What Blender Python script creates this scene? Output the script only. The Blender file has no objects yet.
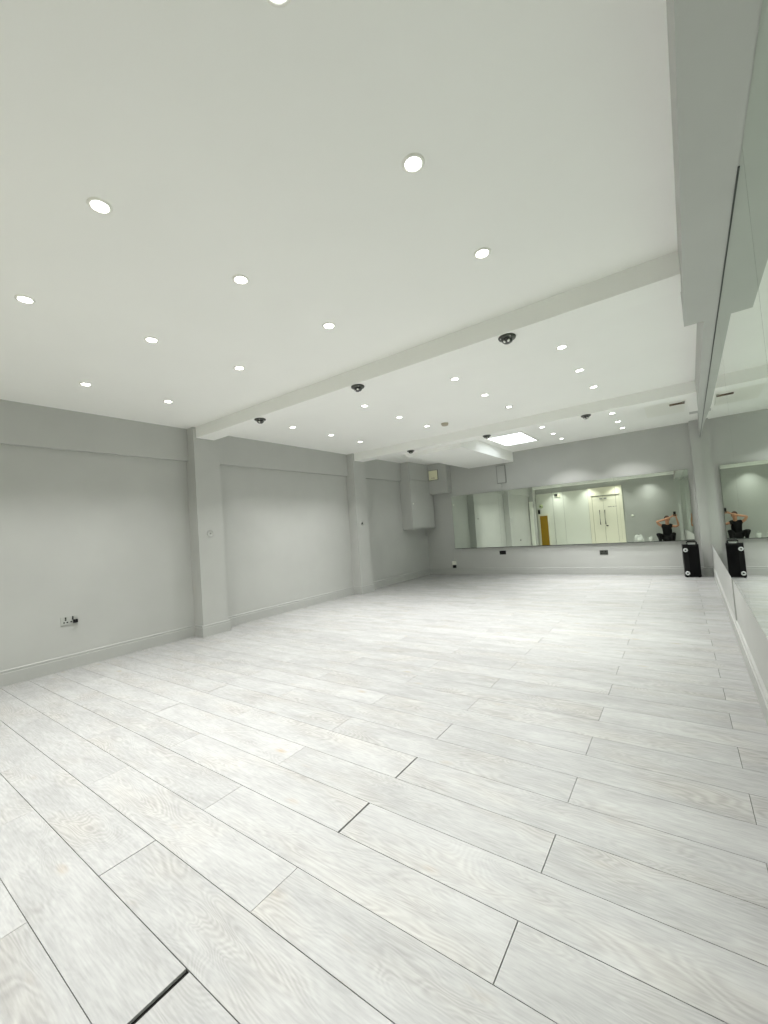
import bpy, bmesh, math, random
from mathutils import Vector, Matrix
random.seed(7)
S = bpy.context.scene
COL = S.collection
D = bpy.data
R = math.radians

# ------------------------------------------------------------------ room numbers
HC = 2.721                     # ceiling height
YB = 9.19                      # far wall
YR = -1.0                      # wall behind the camera
AL, AB, AR = 0.0046, 0.0059, 0.0179
def xl(y): return -5.266 + AL * y          # long plain wall
def xr(y): return 0.2426 + AR * y          # glass face of the long mirror wall
def yb(x): return YB + AB * x              # far wall
BZ = 2.58                      # underside of the beams
ZB, ZT = 0.553, 2.405          # long mirror, lower and upper edge

# ------------------------------------------------------------------ materials
def lin(c):
    return tuple(((v / 12.92) if v <= 0.04045 else ((v + 0.055) / 1.055) ** 2.4) for v in c)
def mat(name, rgb, rough=0.5, metal=0.0, spec=0.5, srgb=True, emit=None, estr=0, trans=0, coat=0):
    m = D.materials.new(name); m.use_nodes = True
    b = m.node_tree.nodes['Principled BSDF']
    c = lin(rgb) if srgb else rgb
    b.inputs['Base Color'].default_value = (*c, 1)
    b.inputs['Roughness'].default_value = rough
    b.inputs['Metallic'].default_value = metal
    b.inputs['Specular IOR Level'].default_value = spec
    b.inputs['Transmission Weight'].default_value = trans
    b.inputs['Coat Weight'].default_value = coat
    if emit:
        b.inputs['Emission Color'].default_value = (*emit, 1)
        b.inputs['Emission Strength'].default_value = estr
    return m
def mottled(name, rgb, amount=0.04, scale=3.0, rough=0.6, bump=0.03, bscale=180, spec=0.4):
    m = mat(name, rgb, rough, spec=spec)
    nt = m.node_tree; N = nt.nodes; L = nt.links; b = N['Principled BSDF']
    tc = N.new('ShaderNodeTexCoord')
    n = N.new('ShaderNodeTexNoise'); n.inputs['Scale'].default_value = scale; n.inputs['Detail'].default_value = 5
    L.new(tc.outputs['Object'], n.inputs['Vector'])
    r = N.new('ShaderNodeMapRange'); r.inputs[1].default_value = 0.3; r.inputs[2].default_value = 0.7
    r.inputs[3].default_value = 1 - amount; r.inputs[4].default_value = 1 + amount
    L.new(n.outputs['Fac'], r.inputs[0])
    mx = N.new('ShaderNodeMix'); mx.data_type = 'RGBA'; mx.blend_type = 'MULTIPLY'; mx.inputs['Factor'].default_value = 1
    mx.inputs['A'].default_value = (*lin(rgb), 1)
    L.new(r.outputs[0], mx.inputs['B']); L.new(mx.outputs['Result'], b.inputs['Base Color'])
    n2 = N.new('ShaderNodeTexNoise'); n2.inputs['Scale'].default_value = bscale; n2.inputs['Detail'].default_value = 3
    L.new(tc.outputs['Object'], n2.inputs['Vector'])
    bp = N.new('ShaderNodeBump'); bp.inputs['Strength'].default_value = bump; bp.inputs['Distance'].default_value = 0.01
    L.new(n2.outputs['Fac'], bp.inputs['Height']); L.new(bp.outputs['Normal'], b.inputs['Normal'])
    return m
GREY = mottled('grey_wall_paint', (0.725, 0.73, 0.716), 0.03, 2.0, 0.62)
GREYGLOSS = mottled('grey_satin_paint', (0.70, 0.705, 0.692), 0.02, 2.0, 0.55, 0.01)
GREYSHADE = mottled('grey_paint_gap_shade', (0.56, 0.565, 0.55), 0.03, 2.0, 0.6)  # gap shadow around the blank box lid, put in as darker grey
WHITE = mottled('white_ceiling_paint', (0.955, 0.957, 0.942), 0.01, 1.5, 0.8, 0.02)
CREAM = mottled('cream_gloss_paint', (0.96, 0.95, 0.875), 0.015, 1.5, 0.35, 0.01)
PANEL = mottled('white_wall_panel', (0.93, 0.94, 0.90), 0.02, 1.0, 0.4, 0.01)
MIRROR = mat('mirror_glass', (0.915, 0.945, 0.905), 0.0, 1.0)
MIRRORGREEN = mat('mirror_glass_tinted', (0.885, 0.94, 0.885), 0.0, 1.0)
MEDGE = mat('mirror_edge', (0.16, 0.20, 0.17), 0.4)
BLACK = mat('black_plastic', (0.045, 0.045, 0.05), 0.5, spec=0.25)
BLACKMESH = mottled('black_grille', (0.035, 0.035, 0.04), 0.3, 60, 0.75, 0.3, 300, spec=0.15)
SOCKETGREY = mat('grey_socket_plate', (0.70, 0.71, 0.69), 0.35)
CHROME = mat('chrome', (0.8, 0.8, 0.8), 0.18, 1.0)
SILVER = mat('silver_ring', (0.83, 0.84, 0.84), 0.35, 0.4)
STEEL = mat('brushed_steel_plate', (0.66, 0.67, 0.65), 0.4, 0.5)
DARKHOLE = mat('dark_socket_hole', (0.05, 0.05, 0.05), 0.7)
WPLASTIC = mat('white_plastic', (0.92, 0.92, 0.88), 0.35)
CPLASTIC = mat('cream_plastic', (0.93, 0.92, 0.80), 0.4)
LTRIM = mat('lamp_trim_white', (0.93, 0.93, 0.9), 0.3)
LENS = mat('lamp_lens_lit', (1, 1, 1), 0.3, emit=(1.0, 0.98, 0.93), estr=14)
DOME = mat('smoked_dome', (0.17, 0.18, 0.17), 0.15, coat=0.6)
GUNMETAL = mat('dark_grey_metal', (0.30, 0.31, 0.29), 0.35, 0.6)
GLINT = mat('dome_painted_glint', (0.95, 0.95, 0.93), 0.12, 0.6)
SKYP = mat('daylight_panel', (1, 1, 1), 0.4, emit=(0.88, 0.94, 1.0), estr=2.6)
BROWN = mat('brown_slot', (0.36, 0.28, 0.2), 0.6)
OCHRE = mottled('ochre_panel', (0.66, 0.52, 0.12), 0.08, 3, 0.5, 0.02)
BROWNM = mat('beige_plastic', (0.70, 0.67, 0.60), 0.5)
SKIN = mottled('skin', (0.78, 0.58, 0.46), 0.05, 12, 0.5, 0.02, 90)
HAIR = mottled('brown_hair', (0.26, 0.16, 0.10), 0.25, 40, 0.55, 0.3, 200)
CLOTH = mottled('black_cloth', (0.06, 0.06, 0.065), 0.2, 30, 0.85, 0.2, 300)
DARKFLOOR = mat('dark_underlay', (0.07, 0.06, 0.05), 0.9)
BAG = mat('clear_plastic_film', (0.93, 0.94, 0.92), 0.12, spec=0.8, trans=0.35)
RUBBER = mat('dark_rubber', (0.1, 0.1, 0.1), 0.8)

def plank_material():
    m = D.materials.new('whitewashed_oak_laminate'); m.use_nodes = True
    nt = m.node_tree; N = nt.nodes; L = nt.links; b = N['Principled BSDF']
    geo = N.new('ShaderNodeNewGeometry')
    at = N.new('ShaderNodeAttribute'); at.attribute_name = 'plank'; at.attribute_type = 'GEOMETRY'
    tc = N.new('ShaderNodeTexCoord')
    off = N.new('ShaderNodeVectorMath'); off.operation = 'MULTIPLY_ADD'
    L.new(at.outputs['Color'], off.inputs[0]); off.inputs[1].default_value = (60, 37, 23); L.new(tc.outputs['Object'], off.inputs[2])
    sc = N.new('ShaderNodeVectorMath'); sc.operation = 'MULTIPLY'; sc.inputs[1].default_value = (1.5, 6.5, 1)
    L.new(off.outputs[0], sc.inputs[0])
    n1 = N.new('ShaderNodeTexNoise'); n1.inputs['Scale'].default_value = 1.0; n1.inputs['Detail'].default_value = 2.0
    n1.inputs['Roughness'].default_value = 0.45; n1.inputs['Distortion'].default_value = 0.5
    L.new(sc.outputs[0], n1.inputs['Vector'])
    mul = N.new('ShaderNodeMath'); mul.operation = 'MULTIPLY'; mul.inputs[1].default_value = 210.0; L.new(n1.outputs['Fac'], mul.inputs[0])
    sn = N.new('ShaderNodeMath'); sn.operation = 'SINE'; L.new(mul.outputs[0], sn.inputs[0])
    # where the ring pattern shows
    sc2 = N.new('ShaderNodeVectorMath'); sc2.operation = 'MULTIPLY'; sc2.inputs[1].default_value = (2.0, 5.0, 1)
    L.new(off.outputs[0], sc2.inputs[0])
    n2 = N.new('ShaderNodeTexNoise'); n2.inputs['Scale'].default_value = 1.0; n2.inputs['Detail'].default_value = 3
    L.new(sc2.outputs[0], n2.inputs['Vector'])
    mask = N.new('ShaderNodeMapRange'); mask.inputs[1].default_value = 0.42; mask.inputs[2].default_value = 0.68
    mask.inputs[3].default_value = 0.012; mask.inputs[4].default_value = 0.085; L.new(n2.outputs['Fac'], mask.inputs[0])
    ring = N.new('ShaderNodeMath'); ring.operation = 'MULTIPLY'; L.new(sn.outputs[0], ring.inputs[0]); L.new(mask.outputs[0], ring.inputs[1])
    # fine straight grain
    sc3 = N.new('ShaderNodeVectorMath'); sc3.operation = 'MULTIPLY'; sc3.inputs[1].default_value = (14, 150, 1)
    L.new(off.outputs[0], sc3.inputs[0])
    n3 = N.new('ShaderNodeTexNoise'); n3.inputs['Scale'].default_value = 1.0; n3.inputs['Detail'].default_value = 4
    L.new(sc3.outputs[0], n3.inputs['Vector'])
    g3 = N.new('ShaderNodeMapRange'); g3.inputs[1].default_value = 0.25; g3.inputs[2].default_value = 0.75
    g3.inputs[3].default_value = -0.11; g3.inputs[4].default_value = 0.10; L.new(n3.outputs['Fac'], g3.inputs[0])
    # soft cloudy patches
    sc4 = N.new('ShaderNodeVectorMath'); sc4.operation = 'MULTIPLY'; sc4.inputs[1].default_value = (2.2, 7.0, 1)
    L.new(off.outputs[0], sc4.inputs[0])
    n4 = N.new('ShaderNodeTexNoise'); n4.inputs['Scale'].default_value = 1.3; n4.inputs['Detail'].default_value = 6; n4.inputs['Roughness'].default_value = 0.62
    L.new(sc4.outputs[0], n4.inputs['Vector'])
    g4 = N.new('ShaderNodeMapRange'); g4.inputs[1].default_value = 0.3; g4.inputs[2].default_value = 0.7
    g4.inputs[3].default_value = -0.14; g4.inputs[4].default_value = 0.07; L.new(n4.outputs['Fac'], g4.inputs[0])
    # per plank tone
    pt = N.new('ShaderNodeSeparateColor'); L.new(at.outputs['Color'], pt.inputs[0])
    g5 = N.new('ShaderNodeMapRange'); g5.inputs[3].default_value = 0.955; g5.inputs[4].default_value = 1.03; L.new(pt.outputs[1], g5.inputs[0])
    a1 = N.new('ShaderNodeMath'); a1.operation = 'ADD'; L.new(ring.outputs[0], a1.inputs[0]); L.new(g3.outputs[0], a1.inputs[1])
    a2 = N.new('ShaderNodeMath'); a2.operation = 'ADD'; L.new(a1.outputs[0], a2.inputs[0]); L.new(g4.outputs[0], a2.inputs[1])
    a3 = N.new('ShaderNodeMath'); a3.operation = 'ADD'; L.new(a2.outputs[0], a3.inputs[0]); L.new(g5.outputs[0], a3.inputs[1])
    # knots: rare small warm-brown spots
    sck = N.new('ShaderNodeVectorMath'); sck.operation = 'MULTIPLY'; sck.inputs[1].default_value = (1.8, 4.0, 1)
    L.new(off.outputs[0], sck.inputs[0])
    vo = N.new('ShaderNodeTexVoronoi'); vo.inputs['Scale'].default_value = 1.5; L.new(sck.outputs[0], vo.inputs['Vector'])
    kn = N.new('ShaderNodeMapRange'); kn.inputs[1].default_value = 0.02; kn.inputs[2].default_value = 0.16
    kn.inputs[3].default_value = 0.75; kn.inputs[4].default_value = 0.0; L.new(vo.outputs['Distance'], kn.inputs[0])
    knm = N.new('ShaderNodeMath'); knm.operation = 'MULTIPLY'; L.new(kn.outputs[0], knm.inputs[0])
    kr = N.new('ShaderNodeMapRange'); kr.inputs[1].default_value = 0.45; kr.inputs[2].default_value = 0.65; L.new(n4.outputs['Fac'], kr.inputs[0])
    L.new(kr.outputs[0], knm.inputs[1])
    base = N.new('ShaderNodeMix'); base.data_type = 'RGBA'
    base.inputs['A'].default_value = (*lin((0.658, 0.660, 0.655)), 1); base.inputs['B'].default_value = (*lin((0.62, 0.565, 0.48)), 1)
    L.new(knm.outputs[0], base.inputs['Factor'])
    warm = N.new('ShaderNodeMix'); warm.data_type = 'RGBA'; warm.blend_type = 'MIX'
    w = N.new('ShaderNodeMapRange'); w.inputs[1].default_value = 0.48; w.inputs[2].default_value = 0.72; w.inputs[4].default_value = 0.4
    L.new(n2.outputs['Fac'], w.inputs[0]); L.new(w.outputs[0], warm.inputs['Factor'])
    L.new(base.outputs['Result'], warm.inputs['A']); warm.inputs['B'].default_value = (*lin((0.642, 0.625, 0.592)), 1)
    fin = N.new('ShaderNodeMix'); fin.data_type = 'RGBA'; fin.blend_type = 'MULTIPLY'; fin.inputs['Factor'].default_value = 1
    L.new(warm.outputs['Result'], fin.inputs['A']); L.new(a3.outputs[0], fin.inputs['B'])
    L.new(fin.outputs['Result'], b.inputs['Base Color'])
    b.inputs['Roughness'].default_value = 0.27
    b.inputs['Specular IOR Level'].default_value = 0.28
    bp = N.new('ShaderNodeBump'); bp.inputs['Strength'].default_value = 0.06; bp.inputs['Distance'].default_value = 0.003
    L.new(n3.outputs['Fac'], bp.inputs['Height']); L.new(bp.outputs['Normal'], b.inputs['Normal'])
    return m
OAK = plank_material()

# ------------------------------------------------------------------ mesh helpers
def bm_new(): return bmesh.new()
def add_box(bm, c0, c1, mi=0):
    x0, y0, z0 = c0; x1, y1, z1 = c1
    v = [bm.verts.new(p) for p in ((x0,y0,z0),(x1,y0,z0),(x1,y1,z0),(x0,y1,z0),(x0,y0,z1),(x1,y0,z1),(x1,y1,z1),(x0,y1,z1))]
    fs = []
    for q in ((0,3,2,1),(4,5,6,7),(0,1,5,4),(1,2,6,5),(2,3,7,6),(3,0,4,7)):
        f = bm.faces.new([v[i] for i in q]); f.material_index = mi; fs.append(f)
    return fs
def add_prism(bm, pts, z0, z1, mi=0):
    lo = [bm.verts.new((x, y, z0)) for x, y in pts]; hi = [bm.verts.new((x, y, z1)) for x, y in pts]
    n = len(pts); fs = [bm.faces.new(lo[::-1]), bm.faces.new(hi)]
    for i in range(n): fs.append(bm.faces.new((lo[i], lo[(i+1) % n], hi[(i+1) % n], hi[i])))
    for f in fs: f.material_index = mi
    return fs
def add_extr(bm, prof, axis, a0, a1, mi=0):
    """profile of (u,v) pairs extruded along 'x' (u=y,v=z) or 'y' (u=x,v=z)"""
    mk = (lambda a, u, v: (a, u, v)) if axis == 'x' else (lambda a, u, v: (u, a, v))
    lo = [bm.verts.new(mk(a0, u, v)) for u, v in prof]; hi = [bm.verts.new(mk(a1, u, v)) for u, v in prof]
    n = len(prof); fs = [bm.faces.new(lo[::-1]), bm.faces.new(hi)]
    for i in range(n): fs.append(bm.faces.new((lo[i], lo[(i+1) % n], hi[(i+1) % n], hi[i])))
    for f in fs: f.material_index = mi
def add_lathe(bm, prof, seg=32, mi=0, M=None, caps=True):
    rings = []
    for r, z in prof:
        if r < 1e-6: rings.append([bm.verts.new((0, 0, z))])
        else: rings.append([bm.verts.new((r*math.cos(2*math.pi*i/seg), r*math.sin(2*math.pi*i/seg), z)) for i in range(seg)])
    new = [v for rg in rings for v in rg]
    for a, b in zip(rings, rings[1:]):
        for i in range(seg):
            j = (i+1) % seg
            if len(a) == 1 and len(b) == 1: continue
            if len(a) == 1: f = bm.faces.new((a[0], b[i], b[j]))
            elif len(b) == 1: f = bm.faces.new((a[i], b[0], a[j]))
            else: f = bm.faces.new((a[i], b[i], b[j], a[j]))
            f.material_index = mi; f.smooth = True
    if M is not None:
        for v in new: v.co = M @ v.co
    return new
def add_tube(bm, pts, r, seg=10, mi=0):
    pts = [Vector(p) for p in pts]; rings = []
    for i, p in enumerate(pts):
        t = (pts[min(i+1, len(pts)-1)] - pts[max(i-1, 0)]).normalized()
        u = t.cross(Vector((0, 0, 1)))
        if u.length < 1e-3: u = t.cross(Vector((1, 0, 0)))
        u.normalize(); w = t.cross(u)
        rings.append([bm.verts.new(p + r*(math.cos(2*math.pi*k/seg)*u + math.sin(2*math.pi*k/seg)*w)) for k in range(seg)])
    for a, b in zip(rings, rings[1:]):
        for k in range(seg):
            f = bm.faces.new((a[k], a[(k+1) % seg], b[(k+1) % seg], b[k])); f.smooth = True; f.material_index = mi
    for rg in (rings[0][::-1], rings[-1]): bm.faces.new(rg).material_index = mi
def bevel_all(bm, w, seg=2, angle=30):
    ed = [e for e in bm.edges if len(e.link_faces) == 2 and e.calc_face_angle(0) > R(angle)]
    bmesh.ops.bevel(bm, geom=ed, offset=w, segments=seg, affect='EDGES', profile=0.5)
def obj(name, bm, mats, parent=None, loc=None):
    bmesh.ops.recalc_face_normals(bm, faces=bm.faces)
    me = D.meshes.new(name); bm.to_mesh(me); bm.free()
    for m in (mats if isinstance(mats, (list, tuple)) else [mats]): me.materials.append(m)
    o = D.objects.new(name, me); COL.objects.link(o)
    if parent is not None: o.parent = parent
    if loc is not None: o.location = loc
    return o
def struct(name, bm, mats, label=None, parent=None):
    o = obj(name, bm, mats, parent)
    if parent is None:
        o['kind'] = 'structure'
        o['category'] = name.split('_')[0] if name.split('_')[0] in ('wall', 'floor', 'ceiling', 'door', 'baseboard', 'trim', 'pillar') else 'beam'
    if label: o['label'] = label
    return o
def thing(name, label, cat, loc=(0, 0, 0), rot=(0, 0, 0), group=None, kind=None):
    o = D.objects.new(name, None); COL.objects.link(o); o.empty_display_size = 0.1
    o.location = loc; o.rotation_euler = rot; o['label'] = label; o['category'] = cat
    if group: o['group'] = group
    if kind: o['kind'] = kind
    return o
def tag(o, label, cat, group=None):
    o['label'] = label; o['category'] = cat
    if group: o['group'] = group
    return o

# ================================================================== FLOOR
PW, PL, Y0 = 0.2055, 1.356, 0.4131
bm = bm_new()
lay = bm.loops.layers.color.new('plank')
bv_planks = []
for k in range(-7, 43):
    ya, yb_ = Y0 + PW*k, Y0 + PW*(k+1)
    ya2, yb2 = max(ya, YR-0.02), min(yb_, YB+0.02)
    start = (0.137 if k % 2 == 0 else -0.482) - (0.013 if k < 4 else 0)
    xs = [start + PL*j for j in range(-5, 3)]
    for a, b in zip(xs, xs[1:]):
        a2, b2 = max(a, -5.30), min(b, 0.44)
        if b2 - a2 < 0.02: continue
        gap_r = 0.0009; gap_l = 0.0009
        if abs(b + 1.219) < 0.02:
            gap_r = {6: 0.0050, 4: 0.0050, 0: 0.011, 8: 0.002}.get(k, gap_r)
        if abs(a + 1.219) < 0.02:
            gap_l = {6: 0.0025, 4: 0.0030, 0: 0.007}.get(k, gap_l)
        if abs(b + 0.482) < 0.02 and k in (5, 3): gap_r = 0.0018
        if abs(b + 1.845) < 0.02 and k == 1: gap_r = 0.003
        if abs(b + 3.194) < 0.02 and k in (7, 5): gap_r = 0.0045
        col = (random.random(), random.random(), random.random(), 1)
        g = 0.0011 + (0.0005 if k in (0, 1, 3) else 0)
        fs = add_box(bm, (a2+gap_l, ya2+0.0008, -0.009), (b2-gap_r, yb2-g, 0.0))
        for f in fs:
            for lp in f.loops: lp[lay] = col
top_edges = [e for e in bm.edges if all(abs(v.co.z) < 1e-6 for v in e.verts)]
bmesh.ops.bevel(bm, geom=top_edges, offset=0.0006, segments=1, affect='EDGES')
add_box(bm, (-5.32, YR-0.03, -0.06), (0.46, YB+0.03, -0.012), 1)
struct('floor', bm, [OAK, DARKFLOOR], 'pale whitewashed oak plank floor with thin dark joints')

# ================================================================== WALLS
def wall_pts(fn, y0, y1, out): return [(fn(y0), y0), (fn(y1), y1), (out, y1), (out, y0)]
bm = bm_new(); add_prism(bm, wall_pts(xl, YR-0.15, YB+0.15, -5.5), -0.06, HC+0.1)
struct('wall_left', bm, GREY, 'long plain grey painted wall with pillars')
bm = bm_new(); add_prism(bm, [(-5.3, yb(-5.3)), (0.6, yb(0.6)), (0.6, YB+0.2), (-5.3, YB+0.2)], -0.06, HC+0.1)
struct('wall_back', bm, GREY, 'grey far wall behind the low wide mirror')
bm = bm_new(); add_prism(bm, [(xr(YR-.15)+0.012, YR-0.15), (xr(YB+.1)+0.012, YB+0.1), (0.62, YB+0.1), (0.62, YR-0.15)], -0.06, HC+0.1)
struct('wall_right', bm, GREY, 'grey side wall carrying the tall mirror')
bm = bm_new(); add_prism(bm, [(-5.3, YR-0.2), (0.4, YR-0.2), (0.4, YR), (-5.3, YR)], -0.06, HC+0.1)
struct('wall_front', bm, GREY, 'grey wall with double doors seen in the mirrors')
bm = bm_new(); add_box(bm, (-5.5, YR-0.2, HC), (0.62, YB+0.2, HC+0.1))
struct('ceiling', bm, WHITE, 'smooth white ceiling')

# pillars on the long wall
PIL = [(-0.27, 0.09), (2.94, 3.30), (6.16, 6.52)]
for i, (a, b) in enumerate(PIL):
    bm = bm_new(); add_prism(bm, [(-5.30, a), (xl(a)+0.20, a), (xl(b)+0.20, b), (-5.30, b)], 0.0, HC)
    bevel_all(bm, 0.004, 2)
    struct('pillar', bm, GREY, ['grey wall pillar beside the wall behind the camera', 'grey wall pillar under the front ceiling beam', 'grey wall pillar under the second ceiling beam'][i])
# beams
for i, (a, b) in enumerate([(-0.21, 0.07), (3.008, 3.262), (6.235, 6.50)]):
    bm = bm_new(); x0, x1 = -5.26, 0.40
    add_prism(bm, [(x0, a+AB*x0), (x1, a+AB*x1), (x1, b+AB*x1), (x0, b+AB*x0)], BZ, HC+0.001)
    bevel_all(bm, 0.004, 2)
    struct('ceiling_beam', bm, WHITE, ['white ceiling beam above the camera', 'front white ceiling beam crossing the room', 'second white ceiling beam crossing the room'][i])
# raised band along the top of the long wall, in bays
bays = [(YR, -0.27), (0.09, 2.94), (3.30, 6.16), (6.52, 8.05)]
for i, (a, b) in enumerate(bays):
    bm = bm_new(); add_prism(bm, [(xl(a)-0.01, a), (xl(a)+0.05, a), (xl(b)+0.05, b), (xl(b)-0.01, b)], 2.294, HC)
    bevel_all(bm, 0.004, 2)
    struct('trim_%d' % (i+1), bm, GREY, 'raised grey band along the top of the long wall')

# dropped ceiling section beside the skylight
bm = bm_new()
add_extr(bm, [(-4.30, HC), (-3.97, 2.503), (-2.90, 2.503), (-2.90, HC)], 'y', 6.47, YB-0.015)
bevel_all(bm, 0.006, 2)
struct('ceiling_drop', bm, WHITE, 'dropped white ceiling section with one sloping side')['category'] = 'ceiling'

# soffit over the long mirror
bm = bm_new(); add_prism(bm, [(0.0704+AR*YR, YR), (0.0704+AR*3.42, 3.42), (xr(3.42)+0.02, 3.42), (xr(YR)+0.02, YR)], ZT+0.002, HC)
bevel_all(bm, 0.006, 2)
struct('trim_5', bm, GREY, 'deep grey boxing along the top of the side wall')
bm = bm_new(); add_prism(bm, [(0.235, 3.42), (0.288, 6.24), (0.36, 7.75), (0.40, 9.18), (0.44, 9.18), (xr(3.42)+0.02, 3.42)], ZT+0.002, HC)
struct('trim_6', bm, GREY, 'shallow grey boxing over the far half of the side mirror')
bm = bm_new(); add_prism(bm, [(0.215, 6.49), (0.25, 7.70), (0.37, 7.70), (0.35, 6.49)], 2.625, HC)
bevel_all(bm, 0.004)
struct('trim_7', bm, WHITE, 'small white ceiling boxing behind the second beam')
bm = bm_new(); add_prism(bm, [(0.25, 7.70), (0.255, 7.92), (0.38, 7.92), (0.37, 7.70)], 2.63, HC)  # small grey block following on from the white boxing
struct('trim_8', bm, GREY, 'short grey block behind the white ceiling boxing')
# column in the far corner beside the long mirror
bm = bm_new(); add_box(bm, (0.270, 9.06, 0), (0.405, 9.21, HC)); bevel_all(bm, 0.004)
struct('pillar', bm, GREY, 'narrow grey corner column beside the speaker')

bm = bm_new(); add_box(bm, (0.085, 0.24, 0), (0.185, 0.32, ZT)); bevel_all(bm, 0.004)
struct('pillar', bm, GREYGLOSS, 'slim pale post beside the camera under the boxing')

# baseboards
def skirting(bm, p, q, d, h=0.145, t=0.02):
    """runs from p to q, thickness towards d"""
    p, q, d = Vector(p), Vector(q), Vector(d)
    prof = [(0, 0), (t, 0), (t, h-0.030), (t-0.007, h-0.028), (t-0.005, h-0.006), (t-0.010, h), (0, h)]
    lo = [bm.verts.new((p.x+d.x*u, p.y+d.y*u, v)) for u, v in prof]; hi = [bm.verts.new((q.x+d.x*u, q.y+d.y*u, v)) for u, v in prof]
    n = len(prof); bm.faces.new(lo); bm.faces.new(hi[::-1])
    for i in range(n): bm.faces.new((lo[i], hi[i], hi[(i+1) % n], lo[(i+1) % n]))
bm = bm_new(); t = 0.02
for a, b in [(YR, -0.27), (0.09, 2.94), (3.30, 6.16), (6.52, YB)]:
    skirting(bm, (xl(a), a), (xl(b), b), (1, 0))
for a, b in PIL:
    xf = xl(a)+0.20
    skirting(bm, (xf, a-t), (xf, b+t), (1, 0)); skirting(bm, (xl(a), a), (xf, a), (0, -1)); skirting(bm, (xl(b), b), (xf, b), (0, 1))
struct('baseboard_left', bm, GREYGLOSS)
bm = bm_new(); skirting(bm, (-5.24, yb(-5.24)), (0.27, yb(0.27)), (0, -1)); skirting(bm, (0.255, 9.06), (0.39, 9.06), (0, -1))
struct('baseboard_back', bm, GREYGLOSS)
bm = bm_new(); skirting(bm, (xr(YR)+0.013, YR), (xr(9.06)+0.013, 9.06), (-1, 0), 0.16, 0.022)
struct('baseboard_right', bm, GREYGLOSS)
bm = bm_new(); skirting(bm, (-1.69, YR), (0.22, YR), (0, 1)); struct('baseboard_front', bm, GREYGLOSS)
# board facing on the wall below the far part of the long mirror
bm = bm_new(); add_prism(bm, [(xr(4.84)+0.002, 4.84), (xr(9.06)+0.002, 9.06), (xr(9.06)+0.02, 9.06), (xr(4.84)+0.02, 4.84)], 0.16, ZB-0.004)
struct('trim_9', bm, GREYGLOSS, 'smooth grey board under the far part of the side mirror')

# ================================================================== MIRRORS
mir = thing('wall_mirror', 'tall frameless mirror covering the long side wall up to the boxing', 'mirror', (xr(YR), YR, ZB))
cuts = [YR+0.004, 0.34, 1.84, 3.34, 4.84, 6.34, 7.84, 9.055]
M0 = Vector((xr(YR), YR, ZB))
for a, b in zip(cuts, cuts[1:]):
    bm = bm_new(); g = 0.0012
    add_prism(bm, [(xr(a+g), a+g), (xr(b-g), b-g), (xr(b-g)+0.008, b-g), (xr(a+g)+0.008, a+g)], ZB, ZT)
    bmesh.ops.recalc_face_normals(bm, faces=bm.faces)
    for f in bm.faces: f.material_index = 0 if f.normal.x < -0.9 else 1
    bmesh.ops.translate(bm, verts=bm.verts, vec=-M0)
    obj('mirror_panel', bm, [MIRRORGREEN, MEDGE], mir)
bm = bm_new(); add_prism(bm, [(xr(1.95)-0.003, 1.95), (xr(9.05)-0.003, 9.05), (xr(9.05)+0.01, 9.05), (xr(1.95)+0.01, 1.95)], ZT-0.003, ZT+0.001)
bmesh.ops.translate(bm, verts=bm.verts, vec=-M0); obj('top_channel', bm, MEDGE, mir)

bx0, bx1, bz0, bz1 = -4.475, 0.185, 0.622, 1.886
mir2 = thing('wall_mirror', 'long low frameless mirror across the far grey wall', 'mirror', (bx0, yb(bx0)-0.018, bz0), (R(-0.36), 0, 0))
n = 4; w = (bx1-bx0)/n
for i in range(n):
    bm = bm_new(); add_box(bm, (i*w+0.0012, 0, 0), ((i+1)*w-0.0012, 0.006, bz1-bz0))
    if i == n-1: bmesh.ops.rotate(bm, verts=bm.verts, cent=(i*w, 0, 0), matrix=Matrix.Rotation(math.atan(AB), 3, 'Z'))
    bmesh.ops.recalc_face_normals(bm, faces=bm.faces)
    for f in bm.faces: f.material_index = 0 if f.normal.y < -0.9 else 1
    obj('mirror_panel', bm, [MIRROR, MEDGE], mir2)
bm = bm_new(); add_box(bm, (-0.004, -0.004, -0.010), (n*w+0.004, 0.010, -0.001)); obj('bottom_channel', bm, MEDGE, mir2)

# ================================================================== CEILING LAMPS
def make_downlight(name):
    t = thing(name, 'x', 'downlight', (0, 0, HC))
    bm = bm_new(); add_lathe(bm, [(0.034, 0.0), (0.034, -0.004), (0.038, -0.007), (0.046, -0.005), (0.049, 0.0)], 32)
    obj('trim_ring', bm, LTRIM, t)
    bm = bm_new(); add_lathe(bm, [(0.0, -0.003), (0.0335, -0.003), (0.0335, -0.0005)], 32); obj('lens', bm, LENS, t)
    return t
proto = None
XBAY = [[-0.78, -1.965, -3.045, -4.285]]*4 + [[-0.73, -1.785, -2.99, -4.27], [-0.72, -1.765, -2.995, -4.26], [-0.70, -1.726, -2.99, -4.29]] + [[-0.70, -1.735, -2.99, -4.27]]*3
colw = ['in the column closest to the side mirror', 'in the second column from the side mirror', 'in the third column from the side mirror', 'in the column beside the long plain wall']
rows = [(-0.62, 'added row behind the camera beam'), (0.765, 'first row after the camera beam'), (1.488, 'middle row of the near bay'), (2.235, 'last row before the front beam'),
        (3.955, 'first row past the front beam'), (4.725, 'middle row of the middle bay'), (5.475, 'last row before the second beam'),
        (7.16, 'first row past the second beam'), (7.90, 'middle row of the far bay'), (8.56, 'row closest to the far wall')]
def lampdata(energy):
    l = D.lights.new('downlight_bulb', 'AREA'); l.shape = 'DISK'; l.size = 0.062; l.energy = energy
    l.spread = R(99); l.color = (1.0, 0.995, 0.98)
    return l
LD = lampdata(8.0); LDN = lampdata(6.1); LDB = lampdata(5.0)  # LDB lights a row added to brighten the rear wall and near ceiling
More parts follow.
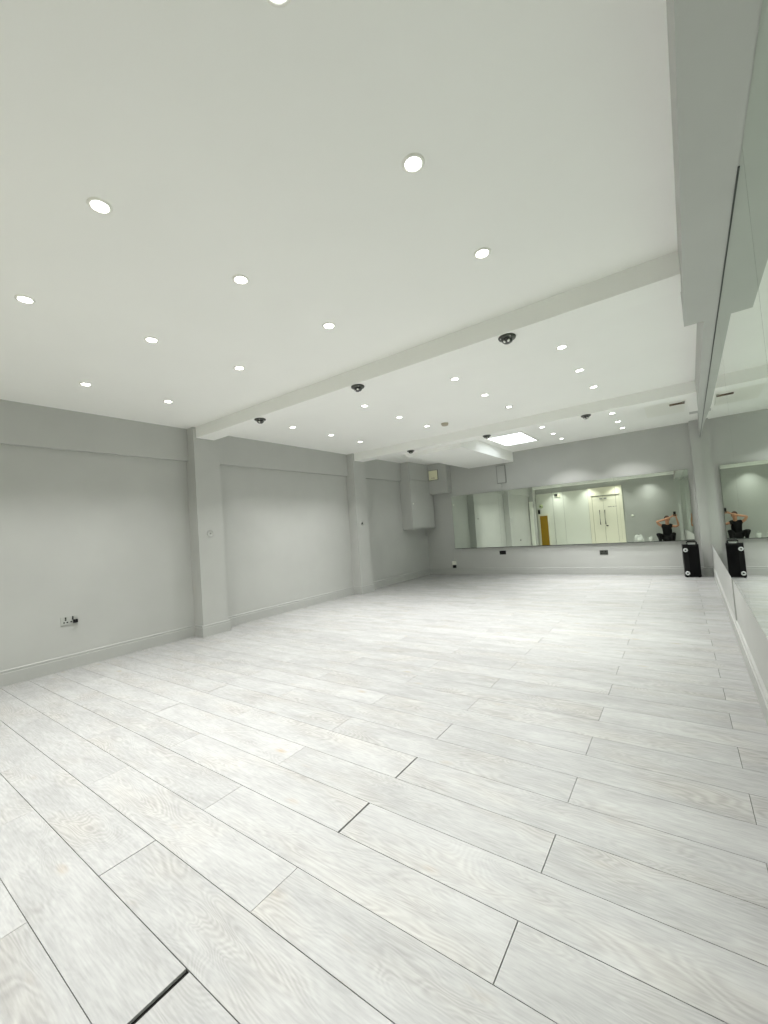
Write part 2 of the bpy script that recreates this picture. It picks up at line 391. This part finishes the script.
for ri, (y, rw) in enumerate(rows):
    for ci, x in enumerate(XBAY[ri]):
        if ri >= 7 and ci == 2: continue          # dropped section and skylight there
        if ri == 9 and ci == 3: continue
        if ri == 6 and ci == 1: kind = 'tilt'
        else: kind = 'plain'
        if proto is None:
            o = proto = make_downlight('ceiling_downlight')
        else:
            o = proto.copy(); COL.objects.link(o)
            for ch in [q for q in proto.children if q.type == 'MESH']:
                c = ch.copy(); COL.objects.link(c); c.parent = o
        o.location = (x, y, HC)
        o['label'] = 'lit downlight, %s, %s' % (rw, colw[ci].replace('in the ', '').replace('column beside the long plain wall', 'column beside the plain wall'))
        o['group'] = 'recessed ceiling downlights'
        if kind == 'tilt':
            o['label'] = 'tilted downlight with grey ring, last row before the second beam, second column from mirror'
            for c in o.children:
                if c.name.startswith('trim_ring'):
                    c.data = c.data.copy(); c.data.materials[0] = GUNMETAL
        lo = D.objects.new('downlight_bulb', LDB if ri == 0 else (LDN if ri < 4 else LD)); COL.objects.link(lo); lo.parent = o; lo.location = (0, 0, -0.0085)

# dark dome fixtures on the beams
def make_dome():
    t = thing('dome_spotlight', 'x', 'spotlight', (0, 0, BZ))
    bm = bm_new(); add_lathe(bm, [(0.0, 0.0), (0.072, 0.0), (0.076, -0.008), (0.070, -0.020), (0.054, -0.024), (0.0, -0.024)], 40); obj('base_ring', bm, GUNMETAL, t)
    bm = bm_new(); add_lathe(bm, [(0.050*math.cos(a*math.pi/20), -0.024-0.040*math.sin(a*math.pi/20)) for a in range(11)], 40); obj('dome', bm, DOME, t)
    for s, (ax, ay) in enumerate([(0.6, -0.9), (-0.5, -0.9)]):
        bm = bm_new()
        d = Vector((ax, ay, -0.9)).normalized()
        Mx = Matrix.Translation(Vector((0, 0, -0.024)) + Vector((d.x*0.049, d.y*0.049, d.z*0.040))) @ d.to_track_quat('Z', 'Y').to_matrix().to_4x4()
        add_lathe(bm, [(0.0, 0.003), (0.010, 0.002), (0.012, -0.003)], 20, M=Mx)
        obj('lens', bm, GLINT, t)  # white disc standing in for a bright reflection on the dome
    for k in range(4):
        a = R(45 + 90*k); bm = bm_new()
        add_lathe(bm, [(0.0, -0.027), (0.005, -0.026), (0.006, -0.020)], 10, M=Matrix.Translation((0.062*math.cos(a), 0.062*math.sin(a), 0)))
        obj('screw', bm, CHROME, t)
    return t
dome0 = None
for i, (x, y, lb) in enumerate([(-0.94, 3.077, 'dark dome spotlight under the front beam, closest to the side mirror'), (-2.38, 3.06, 'dark dome spotlight under the middle of the front beam'),
                 (-3.84, 3.06, 'dark dome spotlight under the front beam, closest to the pillared wall'), (-0.936, 6.30, 'dark dome spotlight under the second beam, closest to the side mirror'),
                 (-2.385, 6.32, 'dark dome spotlight under the second beam, beside the skylight'), (-3.81, 6.31, 'dark dome spotlight under the second beam, closest to the pillared wall')]):
    if dome0 is None: o = dome0 = make_dome()
    else:
        o = dome0.copy(); COL.objects.link(o)
        for ch in dome0.children:
            c = ch.copy(); COL.objects.link(c); c.parent = o
    o.location = (x, y, BZ+0.002); o.scale = (0.86, 0.86, 0.86); o['label'] = lb; o['group'] = 'dark dome spotlights under the beams'

# smoke detector
t = thing('smoke_detector', 'round beige smoke detector on the ceiling before the second beam', 'smoke detector', (-2.73, 5.56, HC))
bm = bm_new(); add_lathe(bm, [(0, 0), (0.056, 0), (0.056, -0.012), (0.0, -0.012)], 36); obj('base', bm, BROWNM, t)
bm = bm_new(); add_lathe(bm, [(0.050, -0.012), (0.050, -0.020), (0.044, -0.034), (0.028, -0.040), (0, -0.041)], 36); obj('cover', bm, BROWNM, t)

# skylight panel
cs = [(-2.735, 7.19), (-2.095, 7.19), (-2.095, 8.27), (-2.735, 8.27)]
sk = thing('skylight', 'bright white rectangular skylight panel in the ceiling near the far wall', 'skylight', (-2.415, 7.73, HC))
bm = bm_new(); add_box(bm, (-0.30, -0.52, -0.004), (0.30, 0.52, 0.0)); obj('diffuser', bm, SKYP, sk)
bm = bm_new()
for c0, c1 in [((-0.33, -0.55, -0.010), (-0.30, 0.55, 0)), ((0.30, -0.55, -0.010), (0.33, 0.55, 0)), ((-0.30, -0.55, -0.010), (0.30, -0.52, 0)), ((-0.30, 0.52, -0.010), (0.30, 0.55, 0))]:
    add_box(bm, c0, c1)
obj('frame', bm, LTRIM, sk)

# ceiling hatch with brown slot
t = thing('ceiling_hatch', 'white square ceiling panel with a brown slotted handle near the side mirror', 'ceiling panel', (-0.04, 7.38, HC))
bm = bm_new(); add_box(bm, (-0.25, -0.60, -0.016), (0.24, 0.62, 0)); bevel_all(bm, 0.004); obj('panel', bm, LTRIM, t)
bm = bm_new(); add_box(bm, (0.055, -0.115, -0.030), (0.235, -0.055, -0.016)); bevel_all(bm, 0.010, 3); obj('slot', bm, BROWN, t)
bm = bm_new(); add_box(bm, (0.205, -0.16, -0.026), (0.24, -0.13, -0.016)); bevel_all(bm, 0.003); obj('latch', bm, STEEL, t)

# ================================================================== FAR CORNER CUPBOARD, BOX, SIREN
t = thing('wall_cupboard', 'grey painted tall box cupboard hung high in the far corner', 'cupboard', (-5.24, 8.05, 1.18))
bm = bm_new(); add_box(bm, (0, 0, 0), (0.27, 1.07, HC-1.182)); bevel_all(bm, 0.003); obj('body', bm, GREY, t)
bm = bm_new(); add_box(bm, (0.27, 0.012, 0.02), (0.288, 1.05, 1.125)); bevel_all(bm, 0.003); dr = obj('door', bm, GREY, t)
bm = bm_new(); add_lathe(bm, [(0.0, 0.03), (0.012, 0.028), (0.012, 0.012), (0.006, 0.0)], 16, M=Matrix.Translation((0.288, 0.06, 0.565)) @ Matrix.Rotation(R(90), 4, 'Y')); obj('knob', bm, WPLASTIC, dr)
bm = bm_new(); add_box(bm, (0.27, 0.012, 1.133), (0.288, 1.05, HC-1.20)); bevel_all(bm, 0.003); obj('upper_door', bm, GREY, t)
bm = bm_new(); add_box(bm, (0.0, -0.004, -0.018), (0.30, 1.07, 0.0)); obj('base_board', bm, GREYGLOSS, t)
bm = bm_new(); add_extr(bm, [(0.0, -0.018), (0.26, -0.018), (0.0, -0.24)], 'y', 1.03, 1.06); obj('bracket', bm, GREY, t)

t = thing('wall_box', 'grey boxed casing under the ceiling of the far wall beside the corner cupboard', 'wall box', (-4.95, 8.93, 1.985))
bm = bm_new(); add_box(bm, (0.0, 0, 0), (0.50, 0.235, HC-1.987)); bevel_all(bm, 0.004); obj('casing', bm, GREY, t)
bm = bm_new(); add_box(bm, (0.02, -0.006, 0.0), (0.48, 0.0, 0.02)); obj('lip', bm, GREYGLOSS, t)

t = thing('alarm_siren', 'square cream alarm box fixed to the grey casing in the far corner', 'alarm', (-4.80, 8.93, 2.44))
bm = bm_new(); add_box(bm, (-0.115, -0.03, -0.115), (0.115, -0.003, 0.115)); bevel_all(bm, 0.012, 3); obj('cover', bm, CPLASTIC, t)
bm = bm_new(); add_box(bm, (-0.125, -0.004, -0.122), (0.125, 0.0, 0.125)); obj('back_plate', bm, BLACK, t)
for k in range(3):
    bm = bm_new(); add_box(bm, (-0.05, -0.032, -0.06-0.014*k), (0.05, -0.029, -0.055-0.014*k)); obj('slot', bm, BROWNM, t)

t = thing('blank_wall_box', 'flat grey painted box high on the far wall above the mirror', 'wall box', (-3.195, yb(-3.2), 2.26))
bm = bm_new(); add_box(bm, (-0.105, -0.03, -0.205), (0.105, 0, 0.205)); bevel_all(bm, 0.004); obj('casing', bm, GREYSHADE, t)
bm = bm_new(); add_box(bm, (-0.088, -0.036, -0.19), (0.088, -0.03, 0.19)); bevel_all(bm, 0.002); obj('lid', bm, GREY, t)
bm = bm_new(); add_tube(bm, [(-0.01, -0.007, -0.205), (-0.01, -0.007, -0.30), (-0.04, -0.007, -0.335), (-0.5, -0.007, -0.352), (-0.62, -0.007, -0.36)], 0.006, 8); obj('cable', bm, GREY, t)

# ================================================================== SOCKETS
def uk_socket(name, label, loc, rotz, plate, gangs=2, plug=False):
    """faces local -Y"""
    t = thing(name, label, 'socket', loc, (0, 0, rotz))
    W = 0.146 if gangs == 2 else 0.086
    bm = bm_new(); add_box(bm, (-W/2, -0.008, -0.043), (W/2, 0, 0.043)); bevel_all(bm, 0.003, 2); obj('face_plate', bm, plate, t)
    for g in range(gangs):
        cx = (g-(gangs-1)/2)*0.062
        bm = bm_new()
        add_box(bm, (cx-0.007, -0.0092, 0.002), (cx+0.007, -0.0078, 0.017))
        add_box(bm, (cx-0.021, -0.0092, -0.024), (cx-0.007, -0.0078, -0.011))
        add_box(bm, (cx+0.007, -0.0092, -0.024), (cx+0.021, -0.0078, -0.011))
        obj('pin_holes', bm, DARKHOLE, t)
        bm = bm_new(); add_box(bm, (cx-0.006, -0.012, 0.020), (cx+0.006, -0.008, 0.036)); bevel_all(bm, 0.0015); obj('switch', bm, BLACK, t)
    return t
t = uk_socket('wall_socket', 'grey double socket low on the plain wall with black switches', (xl(1.585), 1.585, 0.497), R(90), SOCKETGREY)
for k, (dx, dz) in enumerate([(0.050, -0.014)]):
    bm = bm_new(); add_box(bm, (dx-0.018, -0.035, dz-0.018), (dx+0.018, -0.008, dz+0.016)); bevel_all(bm, 0.006, 3); obj('plug', bm, BLACK, t)
uk_socket('wall_socket', 'black double socket under the far mirror beside the reflected pillars', (-3.315, yb(-3.3), 0.49), 0, BLACK)
uk_socket('wall_socket', 'dark double socket under the middle of the far mirror', (-1.274, yb(-1.27), 0.437), 0, GUNMETAL)
t = thing('power_adapter', 'small white box with a dark plug on the far wall under the mirror end', 'adapter', (-4.53, yb(-4.5), 0.27))
bm = bm_new(); add_box(bm, (-0.045, -0.045, -0.043), (0.045, 0, 0.045)); bevel_all(bm, 0.008, 3); obj('casing', bm, WPLASTIC, t)
bm = bm_new(); add_box(bm, (-0.03, -0.05, -0.115), (0.038, 0, -0.047)); bevel_all(bm, 0.01, 3); obj('plug', bm, RUBBER, t)
bm = bm_new(); add_tube(bm, [(0.0, -0.006, 0.045), (0.0, -0.006, 0.345)], 0.008, 8); obj('conduit', bm, GREY, t)

t = thing('round_cover_plate', 'faint round painted-over cover on the front beam pillar', 'cover plate', (xl(3.1)+0.20, 3.105, 1.32), (0, R(90), 0))
bm = bm_new(); add_lathe(bm, [(0, 0.006), (0.036, 0.007), (0.040, 0.012), (0.047, 0.012), (0.050, 0.0)], 32); obj('cover', bm, GREY, t)
bm = bm_new(); add_lathe(bm, [(0.0, 0.014), (0.010, 0.013), (0.013, 0.006)], 16); obj('screw', bm, STEEL, t)
t = thing('light_switch', 'small dark round knob on the second beam pillar', 'switch', (xl(6.3)+0.20, 6.30, 1.36), (0, R(90), 0))
bm = bm_new(); add_lathe(bm, [(0, 0.006), (0.035, 0.005), (0.038, 0.0)], 24); obj('plate', bm, GREY, t)
bm = bm_new(); add_lathe(bm, [(0.0, 0.024), (0.016, 0.022), (0.018, 0.006)], 20); obj('knob', bm, GUNMETAL, t)

# ================================================================== SPEAKER
sp = thing('portable_speaker', 'black upright speaker box with silver rings in the far mirror corner', 'speaker', (0.105, 8.93, 0.0), (0, 0, R(4)))
W, DP, H = 0.225, 0.17, 0.565
bm = bm_new(); add_box(bm, (-W/2, -DP/2, 0.012), (W/2, DP/2, H)); bevel_all(bm, 0.014, 3); obj('cabinet', bm, BLACK, sp)
bm = bm_new(); add_box(bm, (-W/2+0.07, -DP/2-0.008, 0.04), (W/2-0.012, -DP/2+0.002, H-0.03)); bevel_all(bm, 0.005, 2); obj('grille', bm, BLACKMESH, sp)
for z in (0.072, 0.470):
    Mx = Matrix.Translation((-W/2+0.036, -DP/2, z)) @ Matrix.Rotation(R(90), 4, 'X')
    bm = bm_new(); add_lathe(bm, [(0.013, 0.004), (0.016, 0.014), (0.028, 0.016), (0.034, 0.008), (0.034, 0.0)], 28, M=Mx); rg = obj('driver_ring', bm, SILVER, sp)
    bm = bm_new(); add_lathe(bm, [(0.0, 0.009), (0.010, 0.006), (0.0135, 0.003)], 20, M=Mx); obj('driver_cone', bm, DARKHOLE, rg)
bm = bm_new(); add_tube(bm, [(-0.045, 0, H-0.004), (-0.045, 0, H+0.034), (-0.03, 0, H+0.044), (0.075, 0, H+0.044), (0.09, 0, H+0.034), (0.09, 0, H-0.004)], 0.011, 12); obj('handle', bm, BLACK, sp)
bm = bm_new(); add_box(bm, (-0.025, -0.05, H-0.001), (0.07, 0.03, H+0.006)); bevel_all(bm, 0.002); obj('control_panel', bm, SILVER, sp)
for sx in (-1, 1):
    for sy in (-1, 1):
        bm = bm_new(); add_lathe(bm, [(0, 0), (0.014, 0), (0.012, 0.016), (0, 0.016)], 14, M=Matrix.Translation((sx*0.085, sy*0.06, 0))); obj('foot', bm, RUBBER, sp)

# ================================================================== WALL BEHIND THE CAMERA (seen in the mirrors)
# cream wall panels
bm = bm_new()
for a, b in [(-5.24, -4.505), (-4.495, -4.075), (-4.065, -3.09)]:
    add_box(bm, (a, YR-0.01, 0.0), (b, YR+0.02, 2.42))
bevel_all(bm, 0.006, 2)
struct('trim_10', bm, PANEL, 'pale panelling on the wall with the double doors')
bm = bm_new(); add_box(bm, (-5.25, YR, 2.46), (0.24, YR+0.03, HC)); bevel_all(bm, 0.004)
struct('trim_11', bm, GREY, 'grey band above the double doors')
bm = bm_new(); add_box(bm, (-5.23, 0.11, 0), (-5.075, 0.15, 2.06)); bevel_all(bm, 0.004)
struct('trim_12', bm, PANEL, 'narrow white boxing beside the pillar near the camera')
# double door
dd = thing('door_1', 'cream double doors with long dark pull handles', 'door', (-2.385, YR, 0), kind='structure')
bm = bm_new()
add_box(bm, (-0.69, 0, 0), (-0.555, 0.06, 2.44)); add_box(bm, (0.57, 0, 0), (0.685, 0.06, 2.44)); add_box(bm, (-0.555, 0, 2.18), (0.57, 0.045, 2.44)); add_box(bm, (-0.60, 0, 2.10), (0.60, 0.075, 2.185))
obj('door_frame', bm, CREAM, dd)
for s, (a, b) in enumerate([(-0.545, -0.145), (-0.135, 0.565)]):
    bm = bm_new(); add_box(bm, (a, 0.004, 0.008), (b, 0.04, 2.07)); bevel_all(bm, 0.004); lf = obj('door_leaf', bm, CREAM, dd)
    bm = bm_new(); hx = -0.30 if s == 0 else -0.105
    add_tube(bm, [(hx, 0.04, 0.90), (hx, 0.085, 0.90), (hx, 0.085, 1.48), (hx, 0.04, 1.48)], 0.016, 10); obj('pull_handle', bm, GUNMETAL, lf)
    if s:
        bm = bm_new(); add_tube(bm, [(-0.08, 0.04, 0.84), (-0.08, 0.07, 0.84), (-0.02, 0.07, 0.82)], 0.02, 10); obj('lock', bm, BLACK, lf)
        bm = bm_new()
        for k in range(11):
            if k in (4, 7): continue
            add_box(bm, (0.02+0.035*k, 0.040, 1.59), (0.045+0.035*k, 0.042, 1.615))
        obj('door_marking', bm, GUNMETAL, lf)
    bm = bm_new(); add_box(bm, (a+0.03 if s else b-0.12, 0.04, 1.94), ((a+0.13) if s else b-0.02, 0.075, 1.99)); bevel_all(bm, 0.004); obj('door_closer', bm, STEEL, lf)
# ochre board standing in front of the panelling
t = thing('ochre_board', 'tall ochre yellow board with pale edging seen in the far mirror', 'board', (-4.94, YR+0.06, 0))
bm = bm_new(); add_box(bm, (-0.165, -0.025, 0), (0.165, 0.02, 1.43)); bevel_all(bm, 0.003); obj('panel', bm, OCHRE, t)
bm = bm_new(); add_box(bm, (-0.166, -0.03, 1.43), (0.21, 0.024, 1.50)); add_box(bm, (0.166, -0.03, 0), (0.21, 0.024, 1.43)); add_box(bm, (-0.22, -0.03, 0), (-0.166, 0.024, 1.5)); obj('edging', bm, CREAM, t)
t = thing('wall_lamp', 'small round green-white lamp above the ochre board in the mirror', 'wall lamp', (-5.03, YR+0.022, 1.86), (R(-90), 0, 0))
bm = bm_new(); add_lathe(bm, [(0, 0.06), (0.05, 0.055), (0.085, 0.03), (0.09, 0.0)], 28); obj('shade', bm, mat('pale_green_shade', (0.80, 0.85, 0.66), 0.4), t)
bm = bm_new(); add_lathe(bm, [(0, 0.075), (0.02, 0.07), (0.025, 0.05)], 16); obj('cap', bm, GUNMETAL, t)
t = thing('wall_hook', 'small black bracket above the ochre board edge in the mirror', 'bracket', (-5.13, YR+0.02, 1.62))
bm = bm_new(); add_box(bm, (-0.04, 0, -0.09), (0.04, 0.05, 0.09)); bevel_all(bm, 0.012, 3); obj('back_plate', bm, BLACK, t)
bm = bm_new(); add_tube(bm, [(0, 0.05, 0.02), (0, 0.09, 0.0), (0, 0.10, 0.05)], 0.012, 8); obj('hook', bm, BLACK, t)
t = thing('exit_lamp', 'small dark and pale lamp high on the panelling in the mirror', 'lamp', (-4.34, YR+0.018, 2.30))
bm = bm_new(); add_box(bm, (-0.07, 0, -0.04), (0.05, 0.06, 0.05)); bevel_all(bm, 0.01, 2); obj('housing', bm, GUNMETAL, t)
bm = bm_new(); add_box(bm, (0.06, 0, -0.09), (0.15, 0.04, 0.02)); bevel_all(bm, 0.01, 2); obj('battery_box', bm, CPLASTIC, t)
t = thing('light_switch', 'round white switch on the grey wall beside the double doors', 'switch', (-1.41, YR, 1.17), (R(-90), 0, 0))
bm = bm_new(); add_lathe(bm, [(0, 0.012), (0.045, 0.012), (0.052, 0.0)], 28); obj('face_plate', bm, WPLASTIC, t)
bm = bm_new(); add_box(bm, (-0.012, -0.018, 0.010), (0.012, 0.018, 0.018)); bevel_all(bm, 0.003); obj('rocker', bm, WPLASTIC, t)

# ================================================================== CRUMPLED BAGS
def crumple(name, label, loc, sx, sy, sz, seed):
    rnd = random.Random(seed); bm = bm_new(); bmesh.ops.create_icosphere(bm, subdivisions=4, radius=1)
    dirs = [Vector((rnd.uniform(-1, 1), rnd.uniform(-1, 1), rnd.uniform(-1, 1))).normalized() for _ in range(34)]
    for v in bm.verts:
        n = v.co.normalized(); d = 0
        for q in dirs: d += max(0, n.dot(q)-0.86)*(1.4 if hash((round(q.x*100))) % 2 else -1.2)
        k = 1 + 0.75*d
        v.co = Vector((n.x*sx*k, n.y*sy*k, (n.z*k)*sz))
        if v.co.z < -sz*0.8: v.co.z = -sz*0.8
    zmin = min(v.co.z for v in bm.verts)
    for v in bm.verts: v.co.z -= zmin
    top = max(v.co.z for v in bm.verts)
    o = obj(name, bm, BAG, loc=loc); tag(o, label, 'bag'); o['group'] = 'crumpled plastic bags'
    bm = bm_new(); add_lathe(bm, [(0.012, 0), (0.016, 0.02), (0.035, 0.06), (0.028, 0.062), (0.01, 0.03)], 14, M=Matrix.Translation((0, 0, top-0.02))); obj('tied_neck', bm, BAG, o)
    return o
crumple('plastic_bag', 'large crumpled clear plastic bag on the floor before the grey wall in the mirror', (-1.22, -0.42, 0.0), 0.17, 0.14, 0.23, 3)
crumple('plastic_bag', 'small crumpled clear plastic bag beside the large one in the mirror', (-0.84, -0.46, 0.0), 0.08, 0.08, 0.17, 5)

# ================================================================== PERSON (photographer, seen in the mirrors)
def skin_mesh(name, verts, edges, radii, m, parent=None, sub=2, root=0):
    me = D.meshes.new(name); me.from_pydata(verts, edges, []); me.materials.append(m)
    o = D.objects.new(name, me); COL.objects.link(o)
    md = o.modifiers.new('skin', 'SKIN')
    sv = me.skin_vertices[0].data if me.skin_vertices else None
    if sv is None:
        bm = bmesh.new(); bm.from_mesh(me); bm.verts.layers.skin.verify(); bm.to_mesh(me); bm.free(); sv = me.skin_vertices[0].data
    for i, r in enumerate(radii):
        sv[i].radius = r if isinstance(r, tuple) else (r, r); sv[i].use_root = (i == root)
    md.use_smooth_shade = True
    s = o.modifiers.new('sub', 'SUBSURF'); s.levels = sub; s.render_levels = sub
    if parent is not None: o.parent = parent
    return o
V, E_, RD = [], [], []
def chain(start, pts):
    prev = start; ids = []
    for p, r in pts:
        V.append(p); RD.append(r); i = len(V)-1
        if prev is not None: E_.append((prev, i))
        prev = i; ids.append(i)
    return ids
# squatting low, facing the far wall, phone held up beside the side mirror
sp_ = chain(None, [((-0.30, -0.52, 0.27), (0.14, 0.12)), ((-0.30, -0.48, 0.40), (0.125, 0.10)), ((-0.30, -0.43, 0.54), (0.14, 0.10)), ((-0.30, -0.40, 0.68), (0.13, 0.09)),
                   ((-0.29, -0.38, 0.76), (0.055, 0.055)), ((-0.28, -0.355, 0.83), (0.055, 0.06)), ((-0.275, -0.335, 0.90), (0.078, 0.092)), ((-0.27, -0.34, 0.985), (0.074, 0.09)), ((-0.27, -0.345, 1.03), (0.045, 0.055))])
pel, ch_, nk = sp_[0], sp_[3], sp_[4]
def hand(wid, w, fwd, up, side, s=1.0):
    """palm and five fingers; fwd = finger direction, side = thumb side"""
    w = Vector(w); fwd = Vector(fwd).normalized(); up = Vector(up).normalized(); side = Vector(side).normalized()
    pm = chain(wid, [(tuple(w+fwd*0.035), 0.026), (tuple(w+fwd*0.065), 0.026)])
    for k, ln in enumerate((0.062, 0.072, 0.066, 0.05)):
        b = w + fwd*0.072 + side*(0.028-0.019*k)
        chain(pm[1], [(tuple(b), 0.0095), (tuple(b+fwd*ln*0.5-up*0.008), 0.0085), (tuple(b+fwd*ln*0.75-up*0.030), 0.0075), (tuple(b+fwd*ln*0.78-up*0.05), 0.0065)])
    b = w + fwd*0.03 + side*0.03
    chain(pm[0], [(tuple(b), 0.011), (tuple(b+side*0.022+fwd*0.02-up*0.012), 0.010), (tuple(b+side*0.03+fwd*0.045-up*0.022), 0.008)])
# raised arm with the elbow lifted out to the side
a1 = chain(ch_, [((-0.43, -0.39, 0.70), 0.058), ((-0.53, -0.37, 0.76), 0.050), ((-0.60, -0.33, 0.88), 0.042), ((-0.42, -0.21, 0.92), 0.040), ((-0.16, -0.10, 1.02), 0.026)])
hand(a1[-1], (-0.145, -0.09, 1.03), (0.93, 0.25, 0.35), (0, -1, 0), (0, 0, 1))
a2 = chain(ch_, [((-0.16, -0.39, 0.70), 0.055), ((-0.03, -0.33, 0.66), 0.043), ((0.055, -0.24, 0.70), 0.036), ((0.04, -0.15, 0.84), 0.032), ((0.015, -0.066, 0.97), 0.024)])
hand(a2[-1], (0.012, -0.050, 0.985), (-0.05, 0.05, 1.0), (0, -1, 0), (-1, 0, 0))
# legs, deep squat
for s in (-1, 1):
    hx = -0.30 + s*0.10; kx = -0.30 + s*(0.30 if s < 0 else 0.20); fx = -0.30 + s*(0.24 if s < 0 else 0.17)
    lg = chain(pel, [((hx, -0.50, 0.25), 0.095), (((hx+kx)/2, -0.34, 0.34), 0.082), ((kx, -0.17, 0.42), 0.058), ((fx, -0.26, 0.26), 0.055), ((fx, -0.36, 0.085), 0.038), ((fx+s*0.01, -0.30, 0.045), 0.040), ((fx+s*0.03, -0.20, 0.033), 0.036), ((fx+s*0.035, -0.145, 0.028), 0.026)])
person = skin_mesh('person', V, E_, RD, SKIN)
tag(person, 'crouching person in black clothes lifting a phone, seen in the mirrors', 'person')
def wear(name, verts, edges, radii, m): return skin_mesh(name, verts, edges, radii, m, person)
tv = [(-0.30, -0.52, 0.30), (-0.30, -0.47, 0.43), (-0.30, -0.43, 0.55), (-0.30, -0.40, 0.68), (-0.42, -0.39, 0.705), (-0.18, -0.39, 0.705), (-0.475, -0.38, 0.755), (-0.10, -0.365, 0.69)]
wear('sleeveless_top', tv, [(0, 1), (1, 2), (2, 3), (3, 4), (3, 5), (4, 6), (5, 7)], [(0.165, 0.145), (0.155, 0.13), (0.165, 0.13), (0.155, 0.12), 0.082, 0.082, 0.066, 0.064], CLOTH)
lv = [(-0.30, -0.52, 0.27)]; le = []; lr = [(0.165, 0.145)]
for s in (-1, 1):
    hx = -0.30 + s*0.10; kx = -0.30 + s*(0.30 if s < 0 else 0.20); fx = -0.30 + s*(0.24 if s < 0 else 0.17)
    b = len(lv)
    lv += [(hx, -0.50, 0.25), ((hx+kx)/2, -0.34, 0.34), (kx, -0.17, 0.42), (fx, -0.26, 0.26), (fx, -0.355, 0.11)]
    lr += [0.108, 0.096, 0.074, 0.068, 0.052]; le += [(0, b), (b, b+1), (b+1, b+2), (b+2, b+3), (b+3, b+4)]
wear('trousers', lv, le, lr, CLOTH)
for s in (-1, 1):
    fx = -0.30 + s*(0.24 if s < 0 else 0.17)
    wear('shoe', [(fx, -0.385, 0.05), (fx+s*0.015, -0.28, 0.052), (fx+s*0.04, -0.13, 0.042)], [(0, 1), (1, 2)], [(0.042, 0.048), (0.046, 0.048), (0.036, 0.04)], BLACK)
# face and hair on the head
hc = Vector((-0.272, -0.337, 0.955))
bm = bm_new()
bmesh.ops.create_uvsphere(bm, u_segments=28, v_segments=18, radius=1)
for v in list(bm.verts):
    n = v.co.copy()
    v.co = hc + Vector((n.x*0.093-0.004, n.y*0.106-0.018, n.z*0.118+0.014))
kill = [v for v in bm.verts if (v.co.y > hc.y+0.025 and v.co.z < hc.z+0.055) or v.co.z < hc.z-0.07]
bmesh.ops.delete(bm, geom=kill, context='VERTS')
for f in bm.faces: f.smooth = True
hair = obj('hair', bm, HAIR, person); sm = hair.modifiers.new('solid', 'SOLIDIFY'); sm.thickness = 0.012
for s in (-1, 1):
    bm = bm_new(); bmesh.ops.create_uvsphere(bm, u_segments=12, v_segments=8, radius=1)
    for v in bm.verts: v.co = hc + Vector((s*0.031+v.co.x*0.012, 0.086+v.co.y*0.008, 0.008+v.co.z*0.007))
    obj('eye', bm, DARKHOLE, person)
    bm = bm_new(); bmesh.ops.create_uvsphere(bm, u_segments=12, v_segments=8, radius=1)
    for v in bm.verts: v.co = hc + Vector((s*0.088+v.co.x*0.010, -0.005+v.co.y*0.018, -0.005+v.co.z*0.030))
    obj('ear', bm, SKIN, person)
bm = bm_new(); bmesh.ops.create_cone(bm, segments=12, radius1=0.017, radius2=0.006, depth=0.05, cap_ends=True)
for v in bm.verts: v.co = hc + Vector((v.co.x, 0.095-v.co.z*0.25, -0.015+v.co.z))
obj('nose', bm, SKIN, person)
bm = bm_new(); bmesh.ops.create_uvsphere(bm, u_segments=14, v_segments=8, radius=1)
for v in bm.verts: v.co = hc + Vector((v.co.x*0.025, 0.082+v.co.y*0.008, -0.055+v.co.z*0.007))
obj('mouth', bm, mat('lips', (0.65, 0.36, 0.32), 0.5), person)

ph = thing('phone', 'black phone held up by the crouching person in the mirror', 'phone', (-0.03, -0.022, 1.135))
bm = bm_new(); add_box(bm, (-0.040, -0.004, -0.080), (0.040, 0.004, 0.080)); bevel_all(bm, 0.003, 2); obj('body', bm, BLACK, ph)
bm = bm_new(); add_box(bm, (-0.036, -0.0048, -0.074), (0.036, -0.0040, 0.074)); obj('screen', bm, mat('phone_screen', (0.1, 0.1, 0.11), 0.08), ph)
bm = bm_new(); add_box(bm, (-0.032, 0.004, 0.045), (-0.004, 0.0065, 0.074)); bevel_all(bm, 0.001); obj('camera_bump', bm, DARKHOLE, ph)

# ================================================================== CAMERA
cam = D.cameras.new('camera'); co = D.objects.new('camera', cam); COL.objects.link(co)
cam.sensor_fit = 'HORIZONTAL'; cam.sensor_width = 36.0; cam.lens = 412.53 / 768 * 36.0
cam.clip_start = 0.005; cam.clip_end = 100
rt = Vector((0.81051634, 0.58120746, -0.07253382)); up = Vector((0.08400961, 0.00719943, 0.99643894)); fw = Vector((-0.57965995, 0.81372357, 0.04299175))
co.matrix_world = Matrix(((rt.x, up.x, -fw.x, 0), (rt.y, up.y, -fw.y, 0), (rt.z, up.z, -fw.z, 1.2), (0, 0, 0, 1)))
S.camera = co

# ================================================================== WORLD, COLOUR, SAMPLING
w = D.worlds.new('world'); S.world = w; w.use_nodes = True
w.node_tree.nodes['Background'].inputs[0].default_value = (0.8, 0.85, 0.9, 1); w.node_tree.nodes['Background'].inputs[1].default_value = 0.3
S.view_settings.view_transform = 'Standard'; S.view_settings.look = 'None'; S.view_settings.gamma = 1.0
S.view_settings.use_curve_mapping = False
S.view_settings.exposure = 0.31
c = S.cycles
c.max_bounces = 14; c.diffuse_bounces = 7; c.glossy_bounces = 8; c.transmission_bounces = 4
c.caustics_reflective = True; c.caustics_refractive = False; c.blur_glossy = 0.3
c.sample_clamp_indirect = 4.0
c.use_denoising = True
try: c.denoiser = 'OPENIMAGEDENOISE'; c.denoising_input_passes = 'RGB_ALBEDO_NORMAL'
except Exception: pass
